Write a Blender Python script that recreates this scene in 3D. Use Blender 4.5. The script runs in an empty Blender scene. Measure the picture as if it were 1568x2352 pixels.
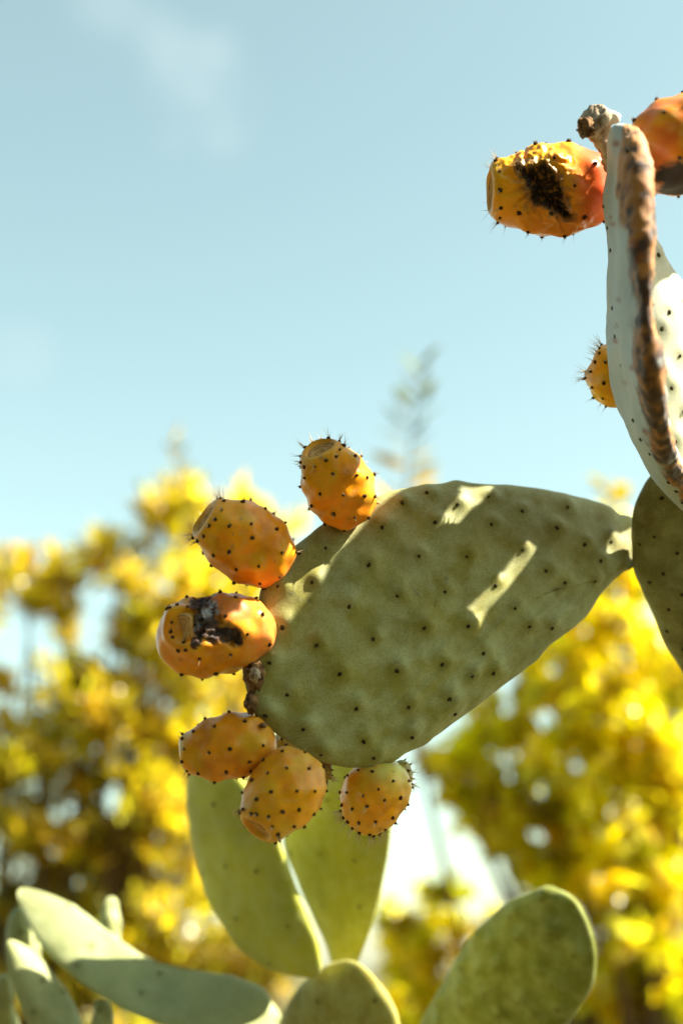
import bpy, math, random
import numpy as np
from mathutils import Vector, Matrix, Quaternion, noise as mnoise

# ------------------------------------------------------------------ camera, sky, sun, exposure
SC = bpy.context.scene
COL = SC.collection
PITCH = math.radians(18.0)
CAM = np.array((0.0, 0.0, 1.20))
R_ = np.array((1.0, 0.0, 0.0))
F_ = np.array((0.0, math.cos(PITCH), math.sin(PITCH)))
U_ = np.array((0.0, -math.sin(PITCH), math.cos(PITCH)))
DF = 1.146                                     # focus distance (the pad and its fruit)
def cam2w(v):                                  # (right, up, towards camera) -> world direction
    v = np.asarray(v, float)
    return v[..., 0:1]*R_ + v[..., 1:2]*U_ - v[..., 2:3]*F_
def unit(v):
    v = np.asarray(v, float); return v/np.linalg.norm(v)
cd = bpy.data.cameras.new('camera'); cam = bpy.data.objects.new('camera', cd); COL.objects.link(cam)
cam.location = CAM; cam.rotation_euler = (math.pi/2 + PITCH, 0, 0)
cd.lens = 50; cd.sensor_width = 36; cd.sensor_height = 24; cd.sensor_fit = 'AUTO'
cd.clip_start = 0.02; cd.clip_end = 3000
cd.dof.use_dof = True; cd.dof.focus_distance = DF; cd.dof.aperture_fstop = 2.6; cd.dof.aperture_blades = 0
SC.camera = cam

SUN = cam2w(unit((0.66, 0.70, -0.10)))          # direction towards the sun
SUN_EL = math.asin(SUN[2]); SUN_AZ = math.atan2(SUN[0], SUN[1])
sl = bpy.data.lights.new('sun', 'SUN'); sl.energy = 5.0; sl.angle = math.radians(0.53); sl.color = (1.0, 0.93, 0.78)
so = bpy.data.objects.new('sun', sl); COL.objects.link(so); so.location = (3, -3, 6)
so.rotation_mode = 'QUATERNION'; so.rotation_quaternion = Vector(SUN).to_track_quat('Z', 'Y')

W = bpy.data.worlds.new('World'); SC.world = W; W.use_nodes = True
nt = W.node_tree; N = nt.nodes; L = nt.links; N.clear()
out = N.new('ShaderNodeOutputWorld'); bg = N.new('ShaderNodeBackground'); bg.inputs['Strength'].default_value = 0.055
sky = N.new('ShaderNodeTexSky'); sky.sky_type = 'NISHITA'; sky.sun_disc = False
sky.sun_elevation = SUN_EL; sky.sun_rotation = SUN_AZ; sky.altitude = 50; sky.air_density = 1.0; sky.dust_density = 1.2; sky.ozone_density = 1.0
hs = N.new('ShaderNodeHueSaturation'); hs.inputs['Hue'].default_value = 0.485; hs.inputs['Saturation'].default_value = 0.80
tint = N.new('ShaderNodeMix'); tint.data_type = 'RGBA'; tint.blend_type = 'MULTIPLY'; tint.inputs[0].default_value = 1
tint.inputs['B'].default_value = (1.38, 1.45, 1.13, 1)
L.new(sky.outputs[0], hs.inputs['Color']); L.new(hs.outputs[0], tint.inputs['A'])
tcw = N.new('ShaderNodeTexCoord')
nz = N.new('ShaderNodeTexNoise'); nz.inputs['Scale'].default_value = 9; nz.inputs['Detail'].default_value = 5; nz.inputs['Roughness'].default_value = 0.5; nz.inputs['Distortion'].default_value = 0.4
mp = N.new('ShaderNodeMapping'); mp.inputs['Scale'].default_value = (1, 1, 1.6); mp.inputs['Location'].default_value = (0.3, 0.1, 0.2)
L.new(tcw.outputs['Generated'], mp.inputs[0]); L.new(mp.outputs[0], nz.inputs['Vector'])
def cdir(px, py):
    return unit(F_ + R_*((px-784)/1568*.48) - U_*((py-1176)/2352*.72))
# thin cloud wisps: soft round cores broken up by noise
prev = None
for (px, py, rad, amt) in ((425, 165, .036, .24), (505, 118, .022, .20), (235, 0, .03, .18), (505, 230, .034, .20), (515, 320, .022, .12), (380, 85, .026, .12), (320, 45, .028, .10), (400, 318, .016, .12), (45, 815, .032, .20), (-420, 500, .10, .3), (2100, 300, .12, .3), (2400, 1100, .12, .25), (900, -700, .1, .3)):
    d = cdir(px, py)
    vm = N.new('ShaderNodeVectorMath'); vm.operation = 'DISTANCE'; vm.inputs[1].default_value = d
    L.new(tcw.outputs['Generated'], vm.inputs[0])
    mr = N.new('ShaderNodeMapRange'); mr.interpolation_type = 'SMOOTHERSTEP'
    mr.inputs['From Min'].default_value = rad*1.25; mr.inputs['From Max'].default_value = 0.0
    mr.inputs['To Min'].default_value = 0; mr.inputs['To Max'].default_value = amt
    L.new(vm.outputs['Value'], mr.inputs['Value'])
    if prev is None: prev = mr.outputs[0]
    else:
        ad = N.new('ShaderNodeMath'); ad.operation = 'ADD'; L.new(prev, ad.inputs[0]); L.new(mr.outputs[0], ad.inputs[1]); prev = ad.outputs[0]
nr = N.new('ShaderNodeMapRange'); nr.inputs['From Min'].default_value = .36; nr.inputs['From Max'].default_value = .60; nr.inputs['To Min'].default_value = .1; nr.inputs['To Max'].default_value = 1.3
L.new(nz.outputs['Fac'], nr.inputs['Value'])
cm = N.new('ShaderNodeMath'); cm.operation = 'MULTIPLY'; cm.use_clamp = True; L.new(prev, cm.inputs[0]); L.new(nr.outputs[0], cm.inputs[1])
cl = N.new('ShaderNodeMix'); cl.data_type = 'RGBA'; cl.inputs['B'].default_value = (3.5, 4.25, 4.3, 1)
L.new(cm.outputs[0], cl.inputs[0]); L.new(tint.outputs['Result'], cl.inputs['A'])
L.new(cl.outputs['Result'], bg.inputs['Color']); L.new(bg.outputs[0], out.inputs['Surface'])

SC.render.engine = 'CYCLES'
SC.view_settings.view_transform = 'Standard'; SC.view_settings.look = 'None'; SC.view_settings.gamma = 1.0
SC.view_settings.use_curve_mapping = False
SC.view_settings.exposure = 2.02
SC.cycles.use_denoising = True
SC.cycles.use_adaptive_sampling = False
SC.cycles.max_bounces = 8; SC.cycles.transparent_max_bounces = 8
SC.cycles.sample_clamp_indirect = 6

# ------------------------------------------------------------------ helpers
rng = np.random.default_rng(7); random.seed(7)
def P(x, y, d):                                # photo pixel (1568 x 2352) at depth d along the view axis -> world
    return CAM + R_*((x-784)/1568*.48*d) - U_*((y-1176)/2352*.72*d) + F_*d
def px2m(d): return .48*d/1568
def ray_plane(x, y, p0, n):
    r = F_ + R_*((x-784)/1568*.48) - U_*((y-1176)/2352*.72)
    return CAM + r*(np.dot(p0-CAM, n)/np.dot(r, n))
def to_px(v):
    q = np.asarray(v) - CAM; d = q@F_
    return 784 + (q@R_)/d/.48*1568, 1176 - (q@U_)/d/.72*2352, d
WORLD_ORG = {}
def empty(name, loc, label, cat, group=None):
    o = bpy.data.objects.new(name, None); COL.objects.link(o); o.location = loc; o.empty_display_size = .1
    o['label'] = label; o['category'] = cat
    if group: o['group'] = group
    WORLD_ORG[o.name] = np.asarray(loc, float); return o
def mesh_obj(name, verts, faces, mat, parent=None, colors=None, smooth=True, org=None, kind=None):
    verts = np.asarray(verts, float)
    if org is None: org = verts.mean(0)
    me = bpy.data.meshes.new(name)
    me.from_pydata((verts-org).tolist(), [], [list(map(int, f)) for f in faces])
    if smooth: me.polygons.foreach_set('use_smooth', [True]*len(me.polygons))
    if colors is not None:
        ca = me.color_attributes.new('Col', 'FLOAT_COLOR', 'POINT')
        c = np.ones((len(verts), 4), np.float32); c[:, :colors.shape[1]] = colors
        ca.data.foreach_set('color', c.ravel())
    me.update()
    if mat: me.materials.append(mat)
    o = bpy.data.objects.new(name, me); COL.objects.link(o)
    po = np.zeros(3)
    if parent: o.parent = parent; po = WORLD_ORG[parent.name]
    o.location = org-po; WORLD_ORG[o.name] = np.asarray(org, float)
    if kind: o['kind'] = kind
    return o
def child_copy(proto_mesh, name, parent, pos, normal, scale, roll=0.0):
    o = bpy.data.objects.new(name, proto_mesh); COL.objects.link(o); o.parent = parent
    o.location = np.asarray(pos)-WORLD_ORG[parent.name]
    o.rotation_mode = 'QUATERNION'
    o.rotation_quaternion = Vector(normal).to_track_quat('Z', 'Y') @ Quaternion((0, 0, 1), roll)
    o.scale = scale if hasattr(scale, '__len__') else (scale,)*3
    return o
def vnoise(pts, scale, seed=0.0, octs=3):
    off = Vector((seed*3.1, seed*1.7, -seed*2.3)); r = np.empty(len(pts))
    for i, p in enumerate(pts):
        r[i] = mnoise.fractal(Vector(p)*scale+off, 1.0, 2.0, octs)
    return r
def spline(pts, n, closed=False):
    pts = np.asarray(pts, float); m = len(pts); o = []
    segs = m if closed else m-1
    dense = []
    for i in range(segs):
        if closed: p0, p1, p2, p3 = (pts[(i+k) % m] for k in (-1, 0, 1, 2))
        else: p0, p1, p2, p3 = pts[max(i-1, 0)], pts[i], pts[i+1], pts[min(i+2, m-1)]
        for t in np.linspace(0, 1, 12, endpoint=False):
            dense.append(.5*((2*p1)+(-p0+p2)*t+(2*p0-5*p1+4*p2-p3)*t*t+(-p0+3*p1-3*p2+p3)*t**3))
    dense.append(pts[0] if closed else pts[-1])
    dense = np.array(dense); s = np.r_[0, np.cumsum(np.linalg.norm(np.diff(dense, axis=0), axis=1))]
    q = np.linspace(0, s[-1], n, endpoint=not closed)
    return np.stack([np.interp(q, s, dense[:, k]) for k in range(dense.shape[1])], 1)
def smoothstep(a, b, x):
    t = np.clip((x-a)/(b-a), 0, 1); return t*t*(3-2*t)
def grid_faces(rows, cols, wrap=True):
    f = []
    for j in range(rows-1):
        for i in range(cols if wrap else cols-1):
            i2 = (i+1) % cols
            f.append((j*cols+i, j*cols+i2, (j+1)*cols+i2, (j+1)*cols+i))
    return f
def vert_normals(v, faces):
    n = np.zeros_like(v)
    fa = np.array([f for f in faces if len(f) == 4])
    if len(fa):
        fn = np.cross(v[fa[:, 2]]-v[fa[:, 0]], v[fa[:, 3]]-v[fa[:, 1]])
        for k in range(4): np.add.at(n, fa[:, k], fn)
    fa = np.array([f for f in faces if len(f) == 3])
    if len(fa):
        fn = np.cross(v[fa[:, 1]]-v[fa[:, 0]], v[fa[:, 2]]-v[fa[:, 0]])
        for k in range(3): np.add.at(n, fa[:, k], fn)
    return n/np.maximum(np.linalg.norm(n, axis=1, keepdims=True), 1e-12)
def tube(path, radii, sides=8):
    path = np.asarray(path, float); n = len(path); radii = np.broadcast_to(radii, n)
    v = []; ref = np.array((0.3, 0.9, 0.2))
    for i in range(n):
        t = unit(path[min(i+1, n-1)]-path[max(i-1, 0)])
        a = unit(np.cross(t, ref) if abs(t@unit(ref)) < .95 else np.cross(t, (1, 0, 0))); b = np.cross(t, a)
        for k in range(sides):
            an = 2*math.pi*k/sides; v.append(path[i]+radii[i]*(a*math.cos(an)+b*math.sin(an)))
    f = grid_faces(n, sides)
    v.append(path[0]); v.append(path[-1]); c0, c1 = len(v)-2, len(v)-1
    for k in range(sides):
        f.append((c0, (k+1) % sides, k)); f.append((c1, (n-1)*sides+k, (n-1)*sides+(k+1) % sides))
    return np.array(v), f

# ------------------------------------------------------------------ materials
def new_mat(name):
    m = bpy.data.materials.new(name); m.use_nodes = True
    b = m.node_tree.nodes['Principled BSDF']; return m, m.node_tree, b
def ncolmix(t, fac, a, b, blend='MIX'):
    mx = t.nodes.new('ShaderNodeMix'); mx.data_type = 'RGBA'; mx.blend_type = blend
    for key, val in ((0, fac), ('A', a), ('B', b)):
        if isinstance(val, (float, int)): mx.inputs[key].default_value = val
        elif isinstance(val, tuple): mx.inputs[key].default_value = val
        else: t.links.new(val, mx.inputs[key])
    return mx.outputs['Result']
def nnoise(t, scale, detail=4, rough=.55, vec=None):
    n = t.nodes.new('ShaderNodeTexNoise'); n.inputs['Scale'].default_value = scale; n.inputs['Detail'].default_value = detail; n.inputs['Roughness'].default_value = rough
    if vec is None:
        tc = t.nodes.new('ShaderNodeTexCoord'); vec = tc.outputs['Object']
    t.links.new(vec, n.inputs['Vector']); return n.outputs['Fac']
def nramp(t, fac, a, b, lo=0.0, hi=1.0):
    r = t.nodes.new('ShaderNodeMapRange'); r.inputs['From Min'].default_value = a; r.inputs['From Max'].default_value = b
    r.inputs['To Min'].default_value = lo; r.inputs['To Max'].default_value = hi
    t.links.new(fac, r.inputs['Value']); return r.outputs[0]
def nbump(t, b, h, strength, dist):
    n = t.nodes.new('ShaderNodeBump'); n.inputs['Strength'].default_value = strength; n.inputs['Distance'].default_value = dist
    t.links.new(h, n.inputs['Height']); t.links.new(n.outputs[0], b.inputs['Normal'])
def attr(t):
    a = t.nodes.new('ShaderNodeVertexColor'); a.layer_name = 'Col'; return a

def pad_material(name, bloom=(.44, .46, .25, 1), bloom_amt=.42, speck=.7, rough=.6, trans=0.0):
    m, t, b = new_mat(name); a = attr(t)
    c = a.outputs['Color']
    n1 = nnoise(t, 55, 5, .6); n2 = nnoise(t, 620, 5, .75); n3 = nnoise(t, 16, 3, .5)
    mu = t.nodes.new('ShaderNodeMath'); mu.operation = 'MULTIPLY'; t.links.new(nramp(t, n1, .38, .66, 0, bloom_amt), mu.inputs[0]); t.links.new(a.outputs['Alpha'], mu.inputs[1])
    c = ncolmix(t, mu.outputs[0], c, bloom)
    c = ncolmix(t, nramp(t, n2, .42, .62, 0, speck), c, (.62, .60, .48, 1), 'MULTIPLY')
    c = ncolmix(t, nramp(t, n3, .35, .65, 0, .35), c, (1.25, 1.15, .75, 1), 'MULTIPLY')
    t.links.new(c, b.inputs['Base Color'])
    b.inputs['Roughness'].default_value = rough; b.inputs['Specular IOR Level'].default_value = .35
    b.inputs['Sheen Weight'].default_value = .12; b.inputs['Sheen Roughness'].default_value = .5
    b.inputs['Subsurface Weight'].default_value = .12; b.inputs['Subsurface Radius'].default_value = (.006, .007, .002); b.inputs['Subsurface Scale'].default_value = 1.0
    h = ncolmix(t, .5, n2, n1); nbump(t, b, h, .5, .0014)
    return m
M_PAD = pad_material('cactus_skin_green')
M_PAD_YOUNG = pad_material('cactus_skin_young', bloom=(.55, .60, .26, 1), bloom_amt=.35, speck=.3)
M_OLD = pad_material('cactus_skin_grey', bloom=(.40, .44, .44, 1), bloom_amt=.4, speck=.35)
def fruit_material():
    m, t, b = new_mat('fruit_skin'); a = attr(t); c = a.outputs['Color']
    n1 = nnoise(t, 70, 4, .55); n2 = nnoise(t, 600, 3, .6)
    c = ncolmix(t, nramp(t, n1, .35, .68, 0, .5), c, (1.12, .80, .6, 1), 'MULTIPLY')
    c = ncolmix(t, nramp(t, n2, .5, .75, 0, .25), c, (.75, .6, .45, 1), 'MULTIPLY')
    t.links.new(c, b.inputs['Base Color'])
    b.inputs['Specular IOR Level'].default_value = .30
    t.links.new(nramp(t, a.outputs['Alpha'], 0, 1, .75, .30), b.inputs['Roughness'])
    t.links.new(nramp(t, a.outputs['Alpha'], 0, 1, 0, .16), b.inputs['Subsurface Weight'])
    b.inputs['Subsurface Radius'].default_value = (.006, .0028, .0008); b.inputs['Subsurface Scale'].default_value = 1.0
    b.inputs['Sheen Weight'].default_value = .035; b.inputs['Sheen Tint'].default_value = (1, .88, .78, 1)
    nbump(t, b, ncolmix(t, .35, n2, n1), .25, .0012)
    return m
M_FRUIT = fruit_material()
def flat_mat(name, c1, c2, scale, rough=.8, bump=.5, bdist=.001):
    m, t, b = new_mat(name); n = nnoise(t, scale, 5, .6)
    t.links.new(ncolmix(t, nramp(t, n, .35, .65), c1+(1,), c2+(1,)), b.inputs['Base Color'])
    b.inputs['Roughness'].default_value = rough; b.inputs['Specular IOR Level'].default_value = .2
    nbump(t, b, n, bump, bdist); return m
M_AREOLE = flat_mat('areole_felt', (.022, .012, .006), (.15, .075, .028), 900, .95, .8)
M_AREOLE_PAD = flat_mat('pad_areole_felt', (.02, .015, .006), (.07, .055, .02), 700, .95, .8)
M_CORK = flat_mat('corky_bark', (.05, .02, .008), (.30, .17, .07), 160, .9, .9, .002)
M_DRY = flat_mat('dry_husk', (.16, .09, .04), (.62, .52, .38), 90, .85, .8, .002)
M_SPINE, _t, _b = new_mat('spine_straw'); _b.inputs['Base Color'].default_value = (.55, .42, .22, 1); _b.inputs['Roughness'].default_value = .45; _b.inputs['Subsurface Weight'].default_value = 0
def scar_material():
    m, t, b = new_mat('flower_scar'); a = attr(t)
    tc = t.nodes.new('ShaderNodeTexCoord')
    wv = t.nodes.new('ShaderNodeTexWave'); wv.wave_type = 'RINGS'; wv.rings_direction = 'Z'
    wv.inputs['Scale'].default_value = 120; wv.inputs['Distortion'].default_value = 9; wv.inputs['Detail'].default_value = 4; wv.inputs['Detail Scale'].default_value = 1.2
    t.links.new(tc.outputs['Object'], wv.inputs['Vector'])
    n = nnoise(t, 300, 4, .6)
    c = ncolmix(t, nramp(t, wv.outputs['Fac'], .25, .8), (.38, .18, .04, 1), (.58, .31, .085, 1))
    c = ncolmix(t, nramp(t, n, .4, .7, 0, .6), c, (.70, .42, .14, 1))
    t.links.new(c, b.inputs['Base Color']); b.inputs['Roughness'].default_value = .8
    nbump(t, b, wv.outputs['Fac'], .35, .0008); return m
M_SCAR = scar_material()
def leaf_material(name, gloss=.35):
    m, t, b = new_mat(name); a = attr(t)
    b.inputs['Roughness'].default_value = gloss; b.inputs['Specular IOR Level'].default_value = .95
    t.links.new(a.outputs['Color'], b.inputs['Base Color'])
    tr = t.nodes.new('ShaderNodeBsdfTranslucent')
    t.links.new(ncolmix(t, 1.0, a.outputs['Color'], (1.15, 1.1, .35, 1), 'MULTIPLY'), tr.inputs['Color'])
    ms = t.nodes.new('ShaderNodeMixShader'); ms.inputs[0].default_value = .66
    t.links.new(b.outputs[0], ms.inputs[1]); t.links.new(tr.outputs[0], ms.inputs[2])
    t.links.new(ms.outputs[0], t.nodes['Material Output'].inputs['Surface']); return m
M_LEAF = leaf_material('tree_leaf', .27); M_NEEDLE = leaf_material('shrub_leaf', .3); M_MATTE = leaf_material('sapling_leaf', .75)
M_BARK = flat_mat('tree_bark', (.07, .045, .025), (.17, .11, .06), 30, .9, .8, .01)
M_GROUND = flat_mat('dry_earth', (.055, .05, .018), (.12, .10, .04), 2.5, .95, .6, .03)

# ------------------------------------------------------------------ ground
gv = []; gn = 40
xs = np.sign(np.linspace(-1, 1, gn))*np.abs(np.linspace(-1, 1, gn))**3*1500
for yy in xs:
    for xx in xs:
        gv.append((xx, yy, .03*mnoise.fractal(Vector((xx*.35, yy*.35, 0)), 1, 2, 3) if abs(xx)+abs(yy) < 60 else 0))
gf = grid_faces(gn, gn, False)
g = mesh_obj('ground', gv, gf, M_GROUND, org=np.zeros(3)); g['kind'] = 'structure'; g['label'] = 'dry bare earth under the cactus plants'

# ------------------------------------------------------------------ areole and spine prototypes
def icosphere(sub):
    import bmesh
    bm = bmesh.new(); bmesh.ops.create_icosphere(bm, subdivisions=sub, radius=1)
    v = np.array([x.co[:] for x in bm.verts]); f = [[q.index for q in p.verts] for p in bm.faces]; bm.free(); return v, f
def cone(base, tip, r, sides=3):
    base = np.asarray(base, float); tip = np.asarray(tip, float); t = unit(tip-base)
    a = unit(np.cross(t, (.31, .77, .55))); b = np.cross(t, a)
    v = [base+r*(a*math.cos(2*math.pi*k/sides)+b*math.sin(2*math.pi*k/sides)) for k in range(sides)]+[tip]
    return v, [(k, (k+1) % sides, sides) for k in range(sides)]
def areole_mesh(seed, mat, bristles):
    r = np.random.default_rng(seed); v, f = icosphere(2)
    n = vnoise(v, 1.7, seed, 3); n2 = vnoise(v, 5.0, seed+9, 2)
    v = v*(1+.28*n+.16*n2)[:, None]*np.array((1, .82, .72)); v = list(v)
    for k in range(bristles):
        d = unit((r.normal(), r.normal(), abs(r.normal())+.7)); L_ = r.uniform(1.25, 2.0)
        cv, cf = cone(d*.6, d*L_*.85+r.normal(0, .15, 3), .13); o = len(v); v += cv; f = f+[tuple(i+o for i in q) for q in cf]
    me = bpy.data.meshes.new('areole'); me.from_pydata([tuple(q) for q in v], [], f); me.polygons.foreach_set('use_smooth', [True]*len(me.polygons)); me.materials.append(mat); return me
AREOLE = [areole_mesh(s, M_AREOLE, 12) for s in range(5)]
AREOLE_P = [areole_mesh(s+20, M_AREOLE_PAD, 7) for s in range(4)]

def add_spines(parent, specs, name='spines'):
    v = []; f = []
    for (p, d, ln, r) in specs:
        p = np.asarray(p); q1 = p+d*ln*.5+rng.normal(0, .04*ln, 3); 
        cv, cf = cone(p, p+(q1-p)*2*1.0, r); o = len(v); v += cv; f += [tuple(i+o for i in q) for q in cf]
    if v: return mesh_obj(name, np.array(v), f, M_SPINE, parent, smooth=False, org=WORLD_ORG[parent.name], kind='stuff')

# ------------------------------------------------------------------ pads
GREEN = np.array((.25, .235, .036)); 
def make_pad(parent, outline, d0, ncam, thick, mat=None, color=GREEN, areoles=None, center=None, n_areole=0, res=(120, 30), bump=.0012, label=None, seed=1, edge_color=None, edge_amt=0.0, bend=0.0, paint=None, sculpt=None, back_areoles=True):
    """outline: photo pixels of the pad's rim, laid on the plane through its middle at depth d0 with normal ncam"""
    n = unit(cam2w(ncam)); oc = np.asarray(outline, float)
    cpx = oc.mean(0) if center is None else np.asarray(center, float)
    p0 = P(cpx[0], cpx[1], d0)
    rim = spline(np.array([ray_plane(x, y, p0, n) for x, y in oc]), res[0], True)
    M, K = res
    t = np.linspace(0, 1, K+1)[1:]; rr = 1-(1-t)**1.7
    rr_all = np.r_[rr, rr[-2::-1]]; side = np.r_[np.ones(K), -np.ones(K-1)]
    hh = (0.62+.38*(1-rr_all**2))*np.sqrt(np.clip(1-rr_all**5, 0, 1))*thick/2*side
    V = p0+(rim-p0)[None]*rr_all[:, None, None]+n*hh[:, None, None]
    V = V.reshape(-1, 3); rows = len(rr_all)
    rflat = np.repeat(rr_all, M); sflat = np.repeat(np.r_[np.ones(K), -np.ones(K-1)], M)
    f = grid_faces(rows, M)
    V = np.vstack([V, p0+n*thick/2, p0-n*thick/2]); cf, cb = len(V)-2, len(V)-1
    for i in range(M):
        f.append((cf, (i+1) % M, i)); f.append((cb, (rows-1)*M+i, (rows-1)*M+(i+1) % M))
    # winding check
    a, b, c, dd = (V[k] for k in f[0])
    if np.dot(np.cross(b-a, c-a), n) < 0: f = [tuple(reversed(q)) for q in f]
    size = np.sqrt(np.mean(np.sum((rim-p0)**2, 1)))
    if bend:
        q = V-p0; V = V+n*(bend*np.sum(q*q, 1)/size)[:, None]
    nr = vert_normals(V, f)
    low = vnoise(V, 9, seed, 2); mid = vnoise(V, 38, seed+5, 2)
    V = V+nr*(low*.0035+mid*.0007)[:, None]
    # areoles
    spots = []
    if areoles is not None:
        for (x, y) in areoles: spots.append((np.asarray(ray_plane(x, y, p0+n*thick*.4, n)), 1))
    if n_areole:
        e1 = unit(rim[0]-p0); e2 = np.cross(n, e1)
        for sgn in ((1, -1) if areoles is None else (-1,)):
            for k in range(n_areole):
                rad = math.sqrt((k+.6)/n_areole)*.93; an = k*2.39996+seed
                i = int(an/(2*math.pi)*M) % M
                spots.append((p0+(rim[i]-p0)*rad+n*sgn*thick*.3, sgn))
    placed = []
    for p, sgn in spots:
        dist = np.linalg.norm(V-p, axis=1)+(np.sign(np.r_[sflat, 1, -1]) != sgn)*.02
        j = int(np.argmin(dist)); placed.append((j, V[j].copy()))
    disp = np.zeros(len(V)); dim = np.zeros(len(V)); upv = unit(cam2w((.55, .6, 0)))
    for j, p in placed:
        q = V-(p+upv*.0055); d2 = np.sum(q*q, 1); disp += np.exp(-d2/(2*.0058**2))*bump*1.7
        d2 = np.sum((V-p)**2, 1); e = np.exp(-d2/(2*.0036**2)); disp -= e*bump*.38; dim = np.maximum(dim, np.exp(-d2/(2*.0036**2)))
    V = V+nr*disp[:, None]
    if sculpt is not None: V = V+nr*sculpt(V, np.r_[sflat, 1, -1])[:, None]
    nr = vert_normals(V, f)
    colr = np.tile(np.r_[color, 1.0], (len(V), 1))
    vb = vnoise(V, 22, seed+3, 3)
    colr[:, :3] *= (1+.22*vb)[:, None]
    colr[:, :3] = colr[:, :3]*(1-.3*dim[:, None])+np.array((.18, .17, .02))*.3*dim[:, None]; colr[:, 3] = 1-.4*dim
    if edge_color is not None:
        e = smoothstep(.9, 1.0, np.r_[rflat, 0, 0]+.05*vnoise(V, 60, seed+2, 2))*edge_amt
        colr[:, :3] = colr[:, :3]*(1-e[:, None])+np.array(edge_color)*e[:, None]
    if paint: paint(V, colr)
    o = mesh_obj('pad', V, f, mat or M_PAD, parent, colr)
    if label: o['label'] = label
    sp = []
    for k, (j, p) in enumerate(placed):
        child_copy(AREOLE_P[k % 4], 'areole', o, V[j]+nr[j]*.0002, nr[j], rng.uniform(.0013, .0021)*np.array((1, 1, .6)), rng.uniform(0, 6.28))
        for q in range(rng.integers(0, 3)):
            sp.append((V[j], unit(nr[j]+rng.normal(0, .5, 3)), rng.uniform(.002, .005), .00016))
    add_spines(o, sp)
    return o

MAIN = empty('prickly_pear_cactus', (0.62, 1.15, 0.0), 'tall prickly pear with a sharp broad green pad ringed by orange fruit', 'cactus')

# main pad
z7 = [(755,95),(660,148),(875,158),(1010,126),(1325,160),(1132,186),(576,257),(783,241),(1008,248),(1275,260),(1383,326),(1127,355),(1516,298),(356,326),(243,338),(708,377),(906,372),(510,412),(1220,428),(1453,390),(292,477),(625,535),(815,517),(1012,495),(1310,477),(430,577),(153,487),(1090,578),(182,650),(724,662),(900,650),(1160,655),(1260,660),(311,729),(535,703),(130,798),(623,826),(800,800),(972,755),(403,847),(930,845),(1018,838),(207,925),(672,971),(840,938),(472,980),(885,1008),(270,1070),(708,1097),(508,1112),(340,1182),(560,1190),(110,1020),(1432,475)]
AR_MAIN = [((950+x*1.00829)*.5741, (1850+y*1.00829)*.5741) for x, y in z7]
MAIN_OUT = [(1466,1192),(1430,1178),(1385,1152),(1290,1132),(1200,1120),(1125,1112),(1050,1107),(985,1113),(925,1122),(870,1140),(800,1172),(740,1205),(700,1240),(665,1275),(635,1312),(606,1352),(597,1400),(585,1450),(570,1500),(563,1540),(570,1580),(585,1635),(610,1665),(640,1690),(690,1722),(730,1745),(790,1762),(850,1757),(900,1750),(935,1728),(960,1715),(990,1700),(1060,1652),(1130,1594),(1200,1540),(1270,1474),(1340,1415),(1400,1350),(1440,1314),(1466,1300),(1470,1245)]
MAIN_N = (.38, .20, .90); MAIN_D = 1.18
def paint_main(V, c):
    px, py, d = to_px(V)
    # yellower neck, shade painted in as brown on the stem side, bluish bloom towards the upper rim
    nk = smoothstep(1330, 1440, px)
    c[:, :3] = c[:, :3]*(1-.55*nk[:, None])+np.array((.25, .22, .03))*.55*nk[:, None]
    br_shade = smoothstep(1050, 1300, px)*.35
    c[:, :3] = c[:, :3]*(1-br_shade[:, None])+np.array((.21, .185, .07))*br_shade[:, None]
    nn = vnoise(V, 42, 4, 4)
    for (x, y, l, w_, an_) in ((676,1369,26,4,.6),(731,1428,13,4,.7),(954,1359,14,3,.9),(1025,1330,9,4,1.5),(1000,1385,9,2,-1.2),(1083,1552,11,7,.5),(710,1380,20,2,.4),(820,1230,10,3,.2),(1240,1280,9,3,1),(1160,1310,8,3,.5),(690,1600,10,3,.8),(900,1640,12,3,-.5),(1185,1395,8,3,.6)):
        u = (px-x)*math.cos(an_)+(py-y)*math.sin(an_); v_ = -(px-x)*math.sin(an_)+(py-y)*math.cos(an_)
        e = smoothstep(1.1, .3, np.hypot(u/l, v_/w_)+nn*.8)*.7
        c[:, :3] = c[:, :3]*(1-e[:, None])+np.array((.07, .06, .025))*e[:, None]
    bl = smoothstep(-.15, .55, nn*1.2+.35*smoothstep(1500, 1150, py)-.10*smoothstep(1000, 1350, px))*.42
    c[:, :3] = c[:, :3]*(1-bl[:, None])+np.array((.40, .44, .23))*bl[:, None]
def ridges(V, side):
    px, py, d = to_px(V); q = np.stack([(px+py)*.0075, (px-py)*.0016, px*0], 1)
    n = vnoise(q, 3.0, 2, 3); w = smoothstep(1380, 1620, py+.78*(px-1000))*smoothstep(700, 900, px)
    return (n*.0030*w+vnoise(V, 48, 7, 3)*.0006)*(side > 0)
main_pad = make_pad(MAIN, MAIN_OUT, MAIN_D, MAIN_N, .036, areoles=AR_MAIN, center=(985, 1440), n_areole=50, res=(240, 76), bump=.0030, seed=3, bend=-.02, paint=paint_main, sculpt=ridges, label='broad oval green pad with dark areole dots and dappled sun streaks')
MAIN_P0 = P(985, 1440, MAIN_D); MAIN_NW = unit(cam2w(MAIN_N))
def on_main(x, y): return ray_plane(x, y, MAIN_P0, MAIN_NW)
def dm(x, y): return float((on_main(x, y)-CAM)@F_)

# stem pad that carries it
stem = make_pad(MAIN, [(1452,1180),(1470,1130),(1500,1085),(1560,1040),(1640,1030),(1720,1080),(1770,1190),(1785,1330),(1770,1480),(1735,1620),(1700,1700),(1650,1690),(1600,1610),(1555,1525),(1525,1475),(1500,1415),(1475,1362),(1453,1310),(1447,1245)], 1.28, (.0, -.5, 1.0), .034, n_areole=34, res=(140, 40), seed=11, color=np.array((.17, .16, .045)), label='dark olive stem pad carrying the fruiting pad')
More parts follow.
